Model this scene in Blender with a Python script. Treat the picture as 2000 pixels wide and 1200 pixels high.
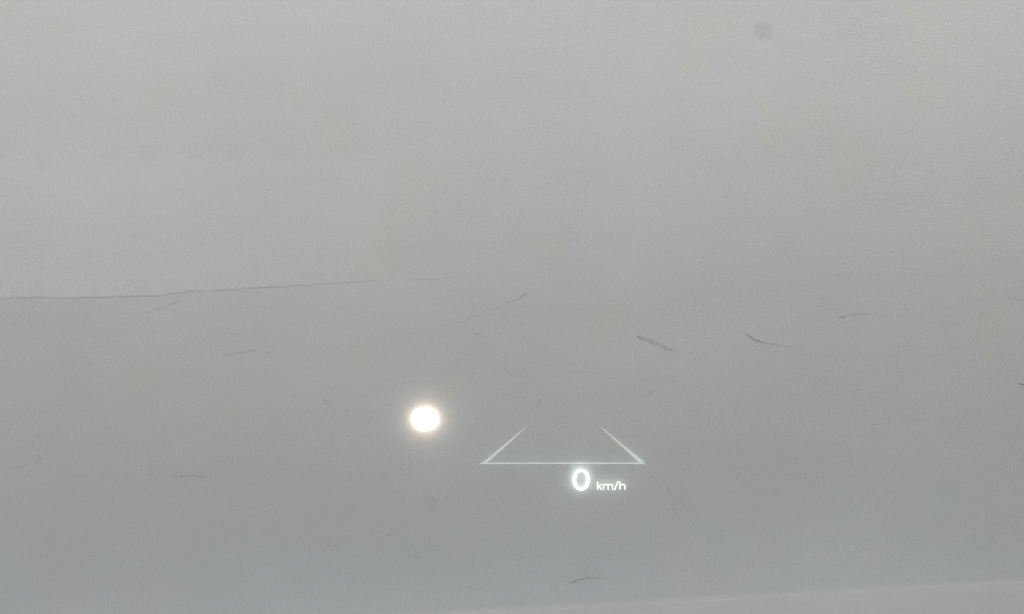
import bpy, bmesh, math, random
from mathutils import Vector, Matrix, noise
random.seed(7)
S = bpy.context.scene
for o in list(bpy.data.objects): bpy.data.objects.remove(o)
R = math.radians

# ---------------- camera ----------------
CAM = Vector((0, -3.0, 1.15)); HFOV = R(40); PITCH = R(-8.72); ROLL = R(-3.2)
cd = bpy.data.cameras.new('camera'); cam = bpy.data.objects.new('camera', cd)
S.collection.objects.link(cam); S.camera = cam
cd.sensor_fit = 'HORIZONTAL'; cd.angle = HFOV; cd.clip_start = .05; cd.clip_end = 1000
CR = Matrix.Rotation(R(90)+PITCH, 3, 'X') @ Matrix.Rotation(ROLL, 3, 'Z')
cam.matrix_world = Matrix.Translation(CAM) @ CR.to_4x4()

# ---------------- sky, sun, exposure ----------------
W = bpy.data.worlds.new('World'); S.world = W; W.use_nodes = True
nt = W.node_tree; bg = nt.nodes['Background']
sky = nt.nodes.new('ShaderNodeTexSky'); sky.sky_type = 'NISHITA'; sky.sun_disc = False
EL, AZ = R(39), R(184)            # high soft sun behind the camera, a little to the left
sky.sun_elevation = EL; sky.sun_rotation = AZ
sky.air_density = 1.0; sky.dust_density = 2.5; sky.ozone_density = 1.0
nt.links.new(sky.outputs[0], bg.inputs[0]); bg.inputs[1].default_value = .10
sl = bpy.data.lights.new('sun', 'SUN'); sl.energy = 1.5; sl.angle = R(42); sl.color = (1, .975, .955)
so = bpy.data.objects.new('sun', sl); S.collection.objects.link(so)
d = Vector((math.sin(AZ)*math.cos(EL), math.cos(AZ)*math.cos(EL), math.sin(EL)))
so.rotation_euler = d.to_track_quat('Z', 'Y').to_euler(); so.location = d*20
S.view_settings.view_transform = 'Standard'; S.view_settings.look = 'None'
S.view_settings.gamma = 1; S.view_settings.exposure = 0.50

# ---------------- helpers ----------------
def wall_point(px, py, off=0.0):
    """where a point seen in the photo (2000 x 1200) lies on the plane y = -off"""
    t = math.tan(HFOV/2)
    r = CR @ Vector(((px-1000)/1000*t, -(py-600)/1000*t, -1))
    k = (-off - CAM.y)/r.y
    return CAM + r*k
PX = 2*3.05*math.tan(HFOV/2)/2000     # metres on the wall per photo pixel

def link(name, bm, mat, parent=None, smooth=False):
    me = bpy.data.meshes.new(name)
    bmesh.ops.recalc_face_normals(bm, faces=bm.faces)
    bm.to_mesh(me); bm.free()
    me.materials.append(mat)
    if smooth:
        for p in me.polygons: p.use_smooth = True
    o = bpy.data.objects.new(name, me); S.collection.objects.link(o)
    if parent:
        o.parent = parent; o.matrix_parent_inverse = Matrix.Translation(-parent.location)
    return o
def thing(name, label, cat, loc):
    o = bpy.data.objects.new(name, None); S.collection.objects.link(o)
    o.location = loc; o['label'] = label; o['category'] = cat
    o.empty_display_size = .1
    return o
def box(bm, a, b):
    a, b = Vector(a), Vector(b)
    m = Matrix.Translation((a+b)/2) @ Matrix.Diagonal((*(b-a), 1))
    bmesh.ops.create_cube(bm, size=1, matrix=m)

class NT:
    def __init__(s, name):
        s.m = bpy.data.materials.new(name); s.m.use_nodes = True
        s.t = s.m.node_tree; s.b = s.t.nodes['Principled BSDF']; s.o = s.t.nodes['Material Output']
    def n(s, typ, **k):
        x = s.t.nodes.new(typ)
        for a, v in k.items(): setattr(x, a, v)
        return x
    def l(s, a, b): s.t.links.new(a, b)
    def noise(s, vec, scale, detail=2, rough=.5, dim='3D'):
        x = s.n('ShaderNodeTexNoise'); x.inputs['Scale'].default_value = scale
        x.inputs['Detail'].default_value = detail; x.inputs['Roughness'].default_value = rough
        s.l(vec, x.inputs['Vector']); return x
    def ramp(s, fac, stops):
        x = s.n('ShaderNodeValToRGB'); e = x.color_ramp.elements
        while len(e) < len(stops): e.new(.5)
        for i, (p, c) in enumerate(stops):
            e[i].position = p; e[i].color = (c if len(c) == 4 else (*c, 1))
        s.l(fac, x.inputs[0]); return x.outputs[0]
    def mix(s, a, b, fac, mode='MIX'):
        x = s.n('ShaderNodeMix', data_type='RGBA', blend_type=mode)
        for sock, v in ((x.inputs[0], fac), (x.inputs[6], a), (x.inputs[7], b)):
            if hasattr(v, 'links'): s.l(v, sock)
            elif isinstance(v, (int, float)): sock.default_value = v
            else: sock.default_value = (*v, 1)
        return x.outputs[2]
    def math(s, op, a, b=None, c=None, clamp=False):
        x = s.n('ShaderNodeMath', operation=op); x.use_clamp = clamp
        for i, v in enumerate((a, b, c)):
            if v is None: continue
            if hasattr(v, 'links'): s.l(v, x.inputs[i])
            else: x.inputs[i].default_value = v
        return x.outputs[0]

# ---------------- materials ----------------
def paint_material(name, base, grain=1.0, stains=(), coat=None, foot_blend=None):
    g = NT(name); geo = g.n('ShaderNodeNewGeometry'); P = geo.outputs['Position']
    # broad, very faint tint changes of the old paint: pinkish, greenish, ochre
    big = g.noise(P, 2.3, 3, .55)
    c = g.ramp(big.outputs[0], [(.3, tuple(v*.97 for v in base)), (.7, tuple(min(1, v*1.025) for v in base))])
    mp = g.n('ShaderNodeMapping'); mp.inputs['Location'].default_value = (7, 3, 11); g.l(P, mp.inputs[0])
    tn = g.noise(mp.outputs[0], 5.5, 2, .5)
    pink = g.ramp(tn.outputs[0], [(.55, (0, 0, 0)), (.68, (1, 1, 1))])
    c = g.mix(c, g.mix(c, (1.02, .99, .995), 1, 'MULTIPLY'), pink)
    mp2 = g.n('ShaderNodeMapping'); mp2.inputs['Location'].default_value = (-4, 9, 2); g.l(P, mp2.inputs[0])
    tn2 = g.noise(mp2.outputs[0], 6.5, 3, .5)
    och = g.ramp(tn2.outputs[0], [(.56, (0, 0, 0)), (.68, (1, 1, 1))])
    c = g.mix(c, g.mix(c, (1.0, .995, .955), 1, 'MULTIPLY'), och)
    # fine roller grain in the colour of the paint
    fine = g.noise(P, 300, 2, .65)
    gr = g.ramp(fine.outputs[0], [(.3, (1-.06*grain,)*3), (.7, (1,)*3)])
    c = g.mix(c, gr, 1, 'MULTIPLY')
    mid = g.noise(P, 150, 3, .6)
    gr2 = g.ramp(mid.outputs[0], [(.3, (1-.035*grain,)*3), (.7, (1,)*3)])
    c = g.mix(c, gr2, 1, 'MULTIPLY')
    # soft round stains
    for (p, r, k, tint) in stains:
        vd = g.n('ShaderNodeVectorMath', operation='DISTANCE'); g.l(P, vd.inputs[0]); vd.inputs[1].default_value = p
        wob = g.noise(P, 60, 2)
        dd = g.math('ADD', vd.outputs['Value'], g.math('MULTIPLY', g.math('SUBTRACT', wob.outputs[0], .5), r*.5))
        mr = g.n('ShaderNodeMapRange', interpolation_type='SMOOTHSTEP')
        g.l(dd, mr.inputs[0]); mr.inputs[1].default_value = r*.55; mr.inputs[2].default_value = r*1.35
        mr.inputs[3].default_value = k; mr.inputs[4].default_value = 0
        c = g.mix(c, g.mix(c, tint, 1, 'MULTIPLY'), mr.outputs[0])
    if foot_blend:      # brightness between wall and lit ground painted into the foot, with a grainy edge
        sz = g.n('ShaderNodeSeparateXYZ'); g.l(P, sz.inputs[0])
        up = g.n('ShaderNodeMapRange'); g.l(sz.outputs[2], up.inputs[0])
        for i_, v_ in ((1, .004), (2, .024), (3, .95), (4, -.45)): up.inputs[i_].default_value = v_
        nz = g.noise(P, 220, 3, .7); nz2 = g.noise(P, 30, 2)
        al = g.math('ADD', up.outputs[0], g.math('ADD', g.math('MULTIPLY', g.math('SUBTRACT', nz.outputs[0], .5), 1.3), g.math('MULTIPLY', g.math('SUBTRACT', nz2.outputs[0], .5), .6)), clamp=True)
        c = g.mix(c, foot_blend, al)
    if coat:      # the second coat of paint is a shade lighter, thinning out to the right and upwards
        sp_ = g.n('ShaderNodeSeparateXYZ'); g.l(P, sp_.inputs[0])
        m1 = g.n('ShaderNodeMapRange', interpolation_type='SMOOTHSTEP'); g.l(sp_.outputs[0], m1.inputs[0])
        for i_, v_ in ((1, coat[0]), (2, coat[1]), (3, 1), (4, 0)): m1.inputs[i_].default_value = v_
        m2 = g.n('ShaderNodeMapRange', interpolation_type='SMOOTHSTEP'); g.l(sp_.outputs[2], m2.inputs[0])
        for i_, v_ in ((1, coat[2]), (2, coat[3]), (3, 1), (4, 0)): m2.inputs[i_].default_value = v_
        c = g.mix(c, g.mix(c, (1.05, 1.05, 1.05), 1, 'MULTIPLY'), g.math('MULTIPLY', m1.outputs[0], m2.outputs[0]))
    g.l(c, g.b.inputs['Base Color'])
    g.b.inputs['Roughness'].default_value = .75; g.b.inputs['Specular IOR Level'].default_value = .25
    # orange peel of the roller, coarser to the right
    sx = g.n('ShaderNodeSeparateXYZ'); g.l(P, sx.inputs[0])
    rough_r = g.n('ShaderNodeMapRange'); g.l(sx.outputs[0], rough_r.inputs[0])
    rough_r.inputs[1].default_value = -.4; rough_r.inputs[2].default_value = 1.0
    rough_r.inputs[3].default_value = .45; rough_r.inputs[4].default_value = 1.0
    mpb = g.n('ShaderNodeMapping'); mpb.inputs['Scale'].default_value = (.75, 1, 1.25); g.l(P, mpb.inputs[0])
    b1 = g.noise(mpb.outputs[0], 210, 3, .6); b2 = g.noise(P, 26, 3, .55); b3 = g.noise(P, 5, 2)
    h = g.math('ADD', g.math('MULTIPLY', g.math('MULTIPLY', b1.outputs[0], rough_r.outputs[0]), .0008*grain),
               g.math('ADD', g.math('MULTIPLY', b2.outputs[0], .0014), g.math('MULTIPLY', b3.outputs[0], .003)))
    bp = g.n('ShaderNodeBump'); bp.inputs['Strength'].default_value = .55; bp.inputs['Distance'].default_value = 1
    g.l(h, bp.inputs['Height']); g.l(bp.outputs[0], g.b.inputs['Normal'])
    return g.m
def flat_material(name, col, rough=.8, alpha=1.0, mottle=.3):
    g = NT(name); geo = g.n('ShaderNodeNewGeometry')
    n1 = g.noise(geo.outputs['Position'], 140, 2, .5)
    g.l(g.ramp(n1.outputs[0], [(.3, tuple(v*(1-mottle) for v in col)), (.7, tuple(v*(1+mottle) for v in col))]), g.b.inputs['Base Color'])
    g.b.inputs['Roughness'].default_value = rough; g.b.inputs['Specular IOR Level'].default_value = .1
    if alpha < 1:
        g.l(g.ramp(n1.outputs[0], [(.32, (max(0, alpha-.15),)*3), (.62, (min(1, alpha+.14),)*3)]), g.b.inputs['Alpha'])
    return g.m
def light_material(name, col, strength):
    g = NT(name); e = g.n('ShaderNodeEmission'); e.inputs[0].default_value = (*col, 1); e.inputs[1].default_value = strength
    g.t.nodes.remove(g.b); tr = g.n('ShaderNodeBsdfTransparent'); ad = g.n('ShaderNodeAddShader')   # luminous image: adds light, blocks none
    g.l(e.outputs[0], ad.inputs[0]); g.l(tr.outputs[0], ad.inputs[1]); g.l(ad.outputs[0], g.o.inputs[0]); return g.m

WALL_COL = (.574, .617, .612)
stains = [(tuple(wall_point(1490, 62)), 18*PX, .8, (.86, .86, .86)),
          (tuple(wall_point(842, 985)), 15*PX, .55, (.88, .88, .85)),
          (tuple(wall_point(1345, 1000)), 34*PX, .14, (.92, .955, .94)),
          (tuple(wall_point(1840, 975)), 40*PX, .2, (.92, .955, .96)),
          (tuple(wall_point(1640, 985)), 34*PX, .22, (.92, .955, .96))]
M_wall = paint_material('painted_plaster', WALL_COL, 1.9, stains, None, (.60, .62, .605))
M_coat = paint_material('skim_plaster', WALL_COL, 1.7, (), (wall_point(150, 570).x, wall_point(810, 570).x, wall_point(0, 570).z, wall_point(0, 570).z+.5))
M_ground = paint_material('pale_concrete', (.575, .59, .575), 1.8)
M_asphalt = flat_material('asphalt', (.06, .06, .06))
M_blocker = paint_material('blocker_plaster', (.30, .30, .29), 1.0)

# ---------------- the setting ----------------
XL, XR, TOP = -6.0, 6.0, 3.3
bm = bmesh.new()
s = 150
vs = [bm.verts.new(v) for v in ((-s, -s, 0), (s, -s, 0), (s, s, 0), (-s, s, 0))]
bm.faces.new(vs)
g = link('ground', bm, M_asphalt); g['kind'] = 'structure'
bm = bmesh.new(); box(bm, (XL, -.28, -.05), (XR, 0, .004)); a_ = link('apron', bm, M_ground); a_['kind'] = 'structure'

wall = thing('plaster_wall', 'grey painted plaster wall with scuff marks and a ragged seam', 'wall', (0, 0, 0))
bm = bmesh.new(); box(bm, (XL, 0, -.02), (XR, .22, TOP)); link('wall_body', bm, M_wall, wall)
bm = bmesh.new(); box(bm, (XL-.03, -.03, TOP+.001), (XR+.03, .25, TOP+.07)); link('coping', bm, M_ground, wall)

# the thicker upper coat at the left: a real step along its ragged lower edge, feathered out up and to the right
seam = [(-60, 586), (0, 583), (45, 581), (90, 581), (130, 582), (170, 580), (210, 581), (265, 578), (300, 578), (330, 574), (370, 569),
        (430, 567), (500, 562), (560, 559), (620, 555), (680, 551), (720, 549), (755, 547), (768, 542), (780, 535), (800, 530)]
sp = [wall_point(*p) for p in seam]
def seam_z(x):
    if x <= sp[0].x: return sp[0].z + (sp[0].x-x)*.03*-1
    for a, b in zip(sp, sp[1:]):
        if a.x <= x <= b.x: return a.z+(b.z-a.z)*(x-a.x)/(b.x-a.x)
    return sp[-1].z
bm = bmesh.new()
x0, x1 = XL+.01, sp[-1].x
xs = []; x = x0
while x < x1:
    xs.append(x); x += .0022 if x > sp[0].x-.25 else .03
xs.append(x1)
grid = []
for x in xs:
    zz = seam_z(x) + .0028*noise.noise((x*38, 1, 0)) + .0022*noise.noise((x*190, 7, 0))
    fade = max(0, min(1, (x1-x)/.95))**.75
    t = .00030*fade*max(.15, .8+1.3*noise.noise((x*22, 3, 3))+.6*noise.noise((x*130, 3, 3))) + .00005
    lip = .0003*max(0, noise.noise((x*60, 9, 2)) + .15)*fade
    col = [(zz-.0016, -.0002), (zz-.0008, t*.3), (zz+.0006, t+lip), (zz+.0035, t+lip*.9), (zz+.010, t*.82), (zz+.05, t*.6), (zz+.25, t*.35), (zz+.6, .0001)]
    sink = .0004-.0009*max(0, 1-fade*5)
    grid.append([bm.verts.new((x, -dd-(sink if z < zz+.2 else -.0006 if z > zz+.5 else 0), z)) for z, dd in col])
for a, b in zip(grid, grid[1:]):
    for i in range(len(a)-1): bm.faces.new((a[i], b[i], b[i+1], a[i+1]))
link('skim_coat', bm, M_coat, wall, smooth=True)

ow = thing('sky_blocker_wall', 'added unseen wall behind the viewer that shades the lower plaster wall', 'wall', (0, -3.7, 0))  # unseen wall added to block low sky and darken the lower wall
bm = bmesh.new(); box(bm, (XL, -3.95, -.02), (XR, -3.7, 2.82)); link('wall_body', bm, M_blocker, ow)

for x_, lab in ((2.35, 'added unseen wall that dims the right end'), (-2.9, 'added unseen wall that dims the left end')):  # unseen walls added to cut light at both ends
    rw = thing('side_blocker_wall', lab, 'wall', (x_, -1.8, 0))
    bm = bmesh.new(); box(bm, (min(x_, x_*1.08), -3.69, -.02), (max(x_, x_*1.08), -.01, 2.95)); link('wall_body', bm, M_blocker, rw)

# ---------------- scuffs on the wall ----------------
M_s = {'dark': flat_material('rubber_scuff', (.19, .165, .165), alpha=.36),
       'mid': flat_material('grey_scuff', (.25, .235, .23), alpha=.21),
       'faint': flat_material('faint_scuff', (.33, .335, .325), alpha=.14),
       'red': flat_material('red_brown_scuff', (.30, .16, .165), alpha=.30),
       'pink': flat_material('pink_rub', (.50, .41, .42), alpha=.16)}
def ribbon(bm, pts, widths, off):
    vs = []
    for i, p in enumerate(pts):
        a = pts[max(0, i-1)]; b = pts[min(len(pts)-1, i+1)]
        t = Vector((b[0]-a[0], b[1]-a[1])).normalized(); nrm = Vector((-t.y, t.x))*widths[i]/2
        vs.append([bm.verts.new(wall_point(p[0]+q*nrm.x, p[1]+q*nrm.y, off)) for q in (-1, 1)])
    for u, v in zip(vs, vs[1:]): bm.faces.new((u[0], v[0], v[1], u[1]))
def along(pts, step=1.6):
    out = []
    for a, b in zip(pts, pts[1:]):
        L = math.hypot(b[0]-a[0], b[1]-a[1]); k = max(1, int(L/step))
        for i in range(k): out.append((a[0]+(b[0]-a[0])*i/k, a[1]+(b[1]-a[1])*i/k))
    out.append(pts[-1]); return out
def scuff(pts, w0, w1, mat, solid=.5, off=.0012, label=None, flecks=.6, name='scuff_mark'):
    """a rubbed stroke: solid for its first part, breaking up into flecks towards its end"""
    bm = bmesh.new(); P = along(pts); n = len(P)
    wid = [.75*max(.25, (w0+(w1-w0)*i/n)*(1+.55*noise.noise((P[i][0]*.12, P[i][1]*.12, 2)))*min(1, .3+i/3)) for i in range(n)]
    k = int(n*solid)
    P = [(x+.4*noise.noise((x*.09, y*.09, 5)), y+1.0*noise.noise((x*.09, y*.09, 9))) for x, y in P]
    if k > 2: ribbon(bm, P[:k], wid[:k-3]+[w*f for w, f in zip(wid[k-3:k], (.8, .5, .2))] if k > 4 else wid[:k], off)
    for i in range(max(0, k-1), n):
        f = (i-k)/max(1, n-k)
        if random.random() < flecks*(1-.55*f):
            w = wid[i]
            x = P[i][0]+random.uniform(-.8, .8); y = P[i][1]+random.gauss(0, w*.55)
            r = random.uniform(.45, 1.0)*(w*.3+.55)
            m = random.choice((5, 6, 7)); a0 = random.random()*6
            vs = [bm.verts.new(wall_point(x+r*1.3*random.uniform(.7, 1.3)*math.cos(a0+6.283*j/m), y+r*random.uniform(.6, 1.2)*math.sin(a0+6.283*j/m), off+.0002)) for j in range(m)]
            bm.faces.new(vs)
    o = link(name, bm, M_s[mat], wall)
    if label: o['label'] = label
    return o
scuff([(1243, 656), (1250, 662), (1262, 668), (1280, 674), (1297, 682), (1320, 686), (1352, 690)], 2.6, 1.6, 'dark', .14, label='dark and reddish scuff curving down to the right', flecks=.75)
scuff([(1246, 657), (1262, 664), (1280, 671), (1300, 681), (1318, 685)], 1.9, 1.3, 'red', .95, flecks=.4, off=.0009)
scuff([(1247, 655), (1264, 661), (1282, 668), (1300, 679), (1316, 683)], 3.6, 2.6, 'pink', .97, off=.0006)
scuff([(1456, 652), (1470, 662), (1488, 670), (1515, 674), (1540, 678), (1568, 681)], 2.2, 1.3, 'dark', .35, flecks=.5)
scuff([(1458, 653), (1470, 661), (1488, 669), (1515, 673), (1545, 678)], 2.6, 1.5, 'mid', .8, off=.0008)
scuff([(1637, 620), (1643, 620), (1650, 619)], 3.4, 2.5, 'dark', 1, )
scuff([(1648, 619), (1665, 615), (1685, 613), (1705, 615), (1722, 615)], 2.4, 1.6, 'mid', .75)
scuff([(1756, 669), (1757, 675), (1755, 683)], 2.6, 1.6, 'mid', 1)
scuff([(1755, 683), (1754, 700), (1753, 720)], 2, 1.2, 'mid', .4)
scuff([(1967, 580), (1971, 582), (1974, 581)], 3.2, 2, 'mid', 1)
scuff([(1973, 583), (1985, 585), (2004, 587)], 2, 1.6, 'mid', .9)
scuff([(1990, 747), (1995, 751), (2006, 752)], 3, 2.4, 'dark', 1)
scuff([(1029, 572), (1022, 578), (1012, 583)], 4.6, 2.2, 'mid', 1)
scuff([(1014, 582), (995, 591), (965, 605), (935, 614)], 2.0, 1.4, 'mid', .75)
scuff([(935, 614), (905, 628), (876, 643)], 1.8, 1.2, 'faint', .8)
scuff([(926, 651), (936, 654), (952, 660)], 3, 1.4, 'mid', .7)
scuff([(982, 713), (994, 728), (1014, 735)], 2.4, 1.6, 'mid', .3)
scuff([(1055, 778), (1051, 792), (1051, 808)], 2.6, 1.8, 'mid', .4, flecks=.9)
scuff([(1046, 784), (1050, 794)], 2.2, 2, 'mid', .5, flecks=.9)
scuff([(630, 780), (640, 786), (652, 795)], 2.8, 2.2, 'mid', .95)
scuff([(438, 695), (465, 689), (500, 683), (524, 681)], 2.2, 1.4, 'mid', .85)
scuff([(516, 692), (532, 686), (548, 676)], 2, 1.8, 'mid', .6)
scuff([(449, 650), (453, 653), (468, 653)], 3, 1.2, 'mid', .6)
scuff([(283, 613), (310, 604), (334, 594), (352, 588)], 1.9, 1.6, 'faint', .9)
scuff([(331, 596), (336, 593), (346, 590)], 2.4, 1.6, 'mid', .6)
scuff([(1284, 761), (1270, 769), (1254, 777)], 1.8, 1.2, 'mid', .75)
scuff([(1305, 950), (1307, 964), (1318, 976)], 2.2, 1.6, 'mid', .8)
scuff([(1312, 984), (1315, 998)], 2, 2, 'faint', .4)
scuff([(335, 932), (352, 931), (368, 929), (388, 931), (404, 935)], 2.0, 1.4, 'mid', .9)
scuff([(76, 887), (78, 898), (86, 892)], 3, 1.8, 'mid', .6)
scuff([(28, 916), (52, 908), (60, 894), (75, 892)], 1.8, 1.2, 'faint', .5)
scuff([(1110, 1140), (1130, 1133), (1150, 1128), (1175, 1130), (1207, 1131)], 4, 3, 'faint', .6)
scuff([(1112, 1140), (1130, 1133), (1150, 1129), (1175, 1131), (1205, 1130)], 3, 2.4, 'faint', .2)
scuff([(913, 1146), (925, 1149)], 3.4, 2, 'mid', .7)
scuff([(636, 1066), (668, 1065)], 2.4, 1.6, 'faint', .8)
scuff([(1313, 634), (1326, 616)], 2, 1.4, 'faint', .6)
scuff([(1596, 596), (1622, 606)], 3.5, 3, 'faint', .1)
scuff([(1700, 831), (1752, 824), (1812, 821)], 2, 2, 'faint', .1, flecks=.4)
scuff([(800, 547), (860, 545), (885, 542), (900, 545)], 2, 1.4, 'faint', .85)
scuff([(1590, 612), (1546, 640)], 2, 2, 'faint', 0, flecks=.3)
scuff([(1105, 870), (1140, 886)], 2, 2, 'faint', 0, flecks=.3)
scuff([(1715, 614), (1735, 621)], 2.6, 2, 'faint', .2)
scuff([(1362, 768), (1400, 778)], 1.6, 1.6, 'faint', 0, flecks=.25)
def speck(x, y, r, mat='mid'):
    bm = bmesh.new()
    bm.faces.new([bm.verts.new(wall_point(x+r*random.uniform(.7, 1.2)*math.cos(j), y+r*random.uniform(.7, 1.2)*math.sin(j), .0012)) for j in (0, .9, 1.8, 2.7, 3.6, 4.5, 5.4)])
    link('paint_speck', bm, M_s[mat], wall)
for a in ((693, 242, 1.7, 'dark'), (603, 293, 1.6), (513, 335, 1.6), (565, 254, 1.4), (451, 285, 1.4), (409, 294, 1.4), (758, 1046, 1.7, 'dark'),
          (1056, 1085, 1.5), (1480, 676, 1.5), (1233, 133, 1.2), (1549, 358, 1.2), (1699, 334, 1.2), (1417, 559, 1.4),
          (60, 636, 1.5), (1955, 695, 1.4), (1918, 612, 1.8), (1329, 965, 1.4), (812, 1190, 1.2), (355, 932, 1.6), (522, 938, 1.4), (1275, 930, 1.4), (707, 373, 1.3), (1672, 1041, 1.6), (507, 304, 1.4)):
    speck(*a)

# ---------------- windscreen reflection of a round light, built as a glowing dome on the wall ----------------
C = wall_point(830, 818.5)
lamp_reflection = thing('round_lamp_reflection', 'small round white glowing reflection of a light with a warm halo left of the readout', 'lamp_reflection', C)
M_core = light_material('reflection_core_light', (1, .78, .62), 1.7)
M_rim = light_material('reflection_rim_light', (1, .70, .48), .22)
rx, rz = 25.8*PX, 22.2*PX
bm = bmesh.new()
bmesh.ops.create_uvsphere(bm, u_segments=64, v_segments=24, radius=1)
for v in bm.verts:
    v.co = Vector((C.x+v.co.x*rx, -.002-max(0, -v.co.y)**.8*.030, C.z+v.co.z*rz))
bmesh.ops.delete(bm, geom=[f for f in bm.faces if all(v.co.y > -.0021 for v in f.verts)], context='FACES')
link('glow_core', bm, M_core, lamp_reflection, smooth=True)
bm = bmesh.new(); ring = []
for i in range(72):
    a = 2*math.pi*i/72; row = []
    for (k, y) in ((1.0, -.0005), (1.075, -.0005), (1.085, -.002), (1.04, -.0055), (.985, -.0055)):
        row.append(bm.verts.new((C.x+rx*k*math.cos(a), y, C.z+rz*k*math.sin(a))))
    ring.append(row)
for i in range(72):
    a, b = ring[i], ring[(i+1) % 72]
    for k in range(5): bm.faces.new((a[k], b[k], b[(k+1) % 5], a[(k+1) % 5]))
link('rim', bm, M_rim, lamp_reflection, smooth=True)

# ---------------- head-up display: luminous speed readout and lane guide ----------------
OFF = .010
hb = wall_point(1098, 905, OFF)
hud = thing('head_up_display', 'glowing head-up speed display reading 0 km/h under a pale open trapezoid of lines', 'display', hb)
M_digit = light_material('display_white', (.93, 1, 1), .6)
M_unit = light_material('display_unit_white', (.97, 1, .88), .40)
M_line = light_material('display_pale_line', (.78, 1, .94), .135)
M_side = light_material('display_side_line', (.97, 1, .91), .078)
def prism(bm, poly, th=.0016):
    fr = [bm.verts.new(wall_point(x, y, OFF+th/2)) for x, y in poly]
    bk = [bm.verts.new(wall_point(x, y, OFF-th/2)) for x, y in poly]
    bm.faces.new(fr); bm.faces.new(bk[::-1])
    m = len(poly)
    for i in range(m): bm.faces.new((fr[i], fr[(i+1) % m], bk[(i+1) % m], bk[i]))
def stroke(bm, pts, w, th=.0016):
    Lp, Rp = [], []
    for i, p in enumerate(pts):
        a = pts[max(0, i-1)]; b = pts[min(len(pts)-1, i+1)]
        t = Vector((b[0]-a[0], b[1]-a[1])).normalized(); q = Vector((-t.y, t.x))*w/2
        Lp.append((p[0]+q.x, p[1]+q.y)); Rp.append((p[0]-q.x, p[1]-q.y))
    for i in range(len(pts)-1): prism(bm, [Lp[i], Lp[i+1], Rp[i+1], Rp[i]], th)
bm = bmesh.new()
prism(bm, [(935, 905.9), (941, 904), (1252, 904), (1261, 905), (1261, 905.9)])
link('guide_baseline', bm, M_line, hud)
bm = bmesh.new(); prism(bm, [(943, 903.6), (951.5, 903.6), (982, 877), (1030, 832.5), (1024, 836.3), (973.5, 878.5)]); link('guide_side_line', bm, M_side, hud)
bm = bmesh.new(); prism(bm, [(1260, 903.5), (1248, 903.6), (1215.3, 873.3), (1171, 833), (1177, 836.3), (1223, 874)]); link('guide_side_line', bm, M_side, hud)
def super_e(cx, cy, a, b, p, n=64):
    out = []
    for i in range(n):
        t = 2*math.pi*i/n; c, s_ = math.cos(t), math.sin(t)
        out.append((cx+a*math.copysign(abs(c)**(2/p), c), cy+b*math.copysign(abs(s_)**(2/p), s_)))
    return out
bm = bmesh.new()
o_, i_ = super_e(1135, 937.4, 16.4, 20.6, 2.15), super_e(1135, 937.4, 10.3, 16.0, 2.15)
for k in range(64):
    j = (k+1) % 64; prism(bm, [o_[k], o_[j], i_[j], i_[k]])
o = link('speed_digit', bm, M_digit, hud); o['label'] = 'large bright white digit 0'
def arc(cx, cy, rx_, ry_, a0, a1, n=10):
    return [(cx+rx_*math.cos(R(a0+(a1-a0)*i/n)), cy-ry_*math.sin(R(a0+(a1-a0)*i/n))) for i in range(n+1)]
bm = bmesh.new(); w = 1.9; B = 957
stroke(bm, [(1167.3, 941), (1167.3, B)], w)                                    # k
stroke(bm, [(1174.6, 945.6), (1168.3, 951.6)], w*.9); stroke(bm, [(1169.6, 950.2), (1175.2, B)], w)
stroke(bm, [(1178.8, 945.6), (1178.8, B)], w)                                  # m
stroke(bm, arc(1183.4, 950, 4.4, 3.6, 175, 0)+[(1187.8, B)], w*.95)
stroke(bm, arc(1192.2, 950, 4.4, 3.6, 175, 0)+[(1196.6, B)], w*.95)
stroke(bm, [(1207.3, 940), (1200, 957.8)], w*.9)                               # /
stroke(bm, [(1210.6, 941), (1210.6, B)], w)                                    # h
stroke(bm, arc(1215.6, 950.4, 5.0, 4.0, 175, 0)+[(1220.6, B)], w*.95)
o = link('unit_text', bm, M_unit, hud); o['label'] = 'small white letters reading km/h'
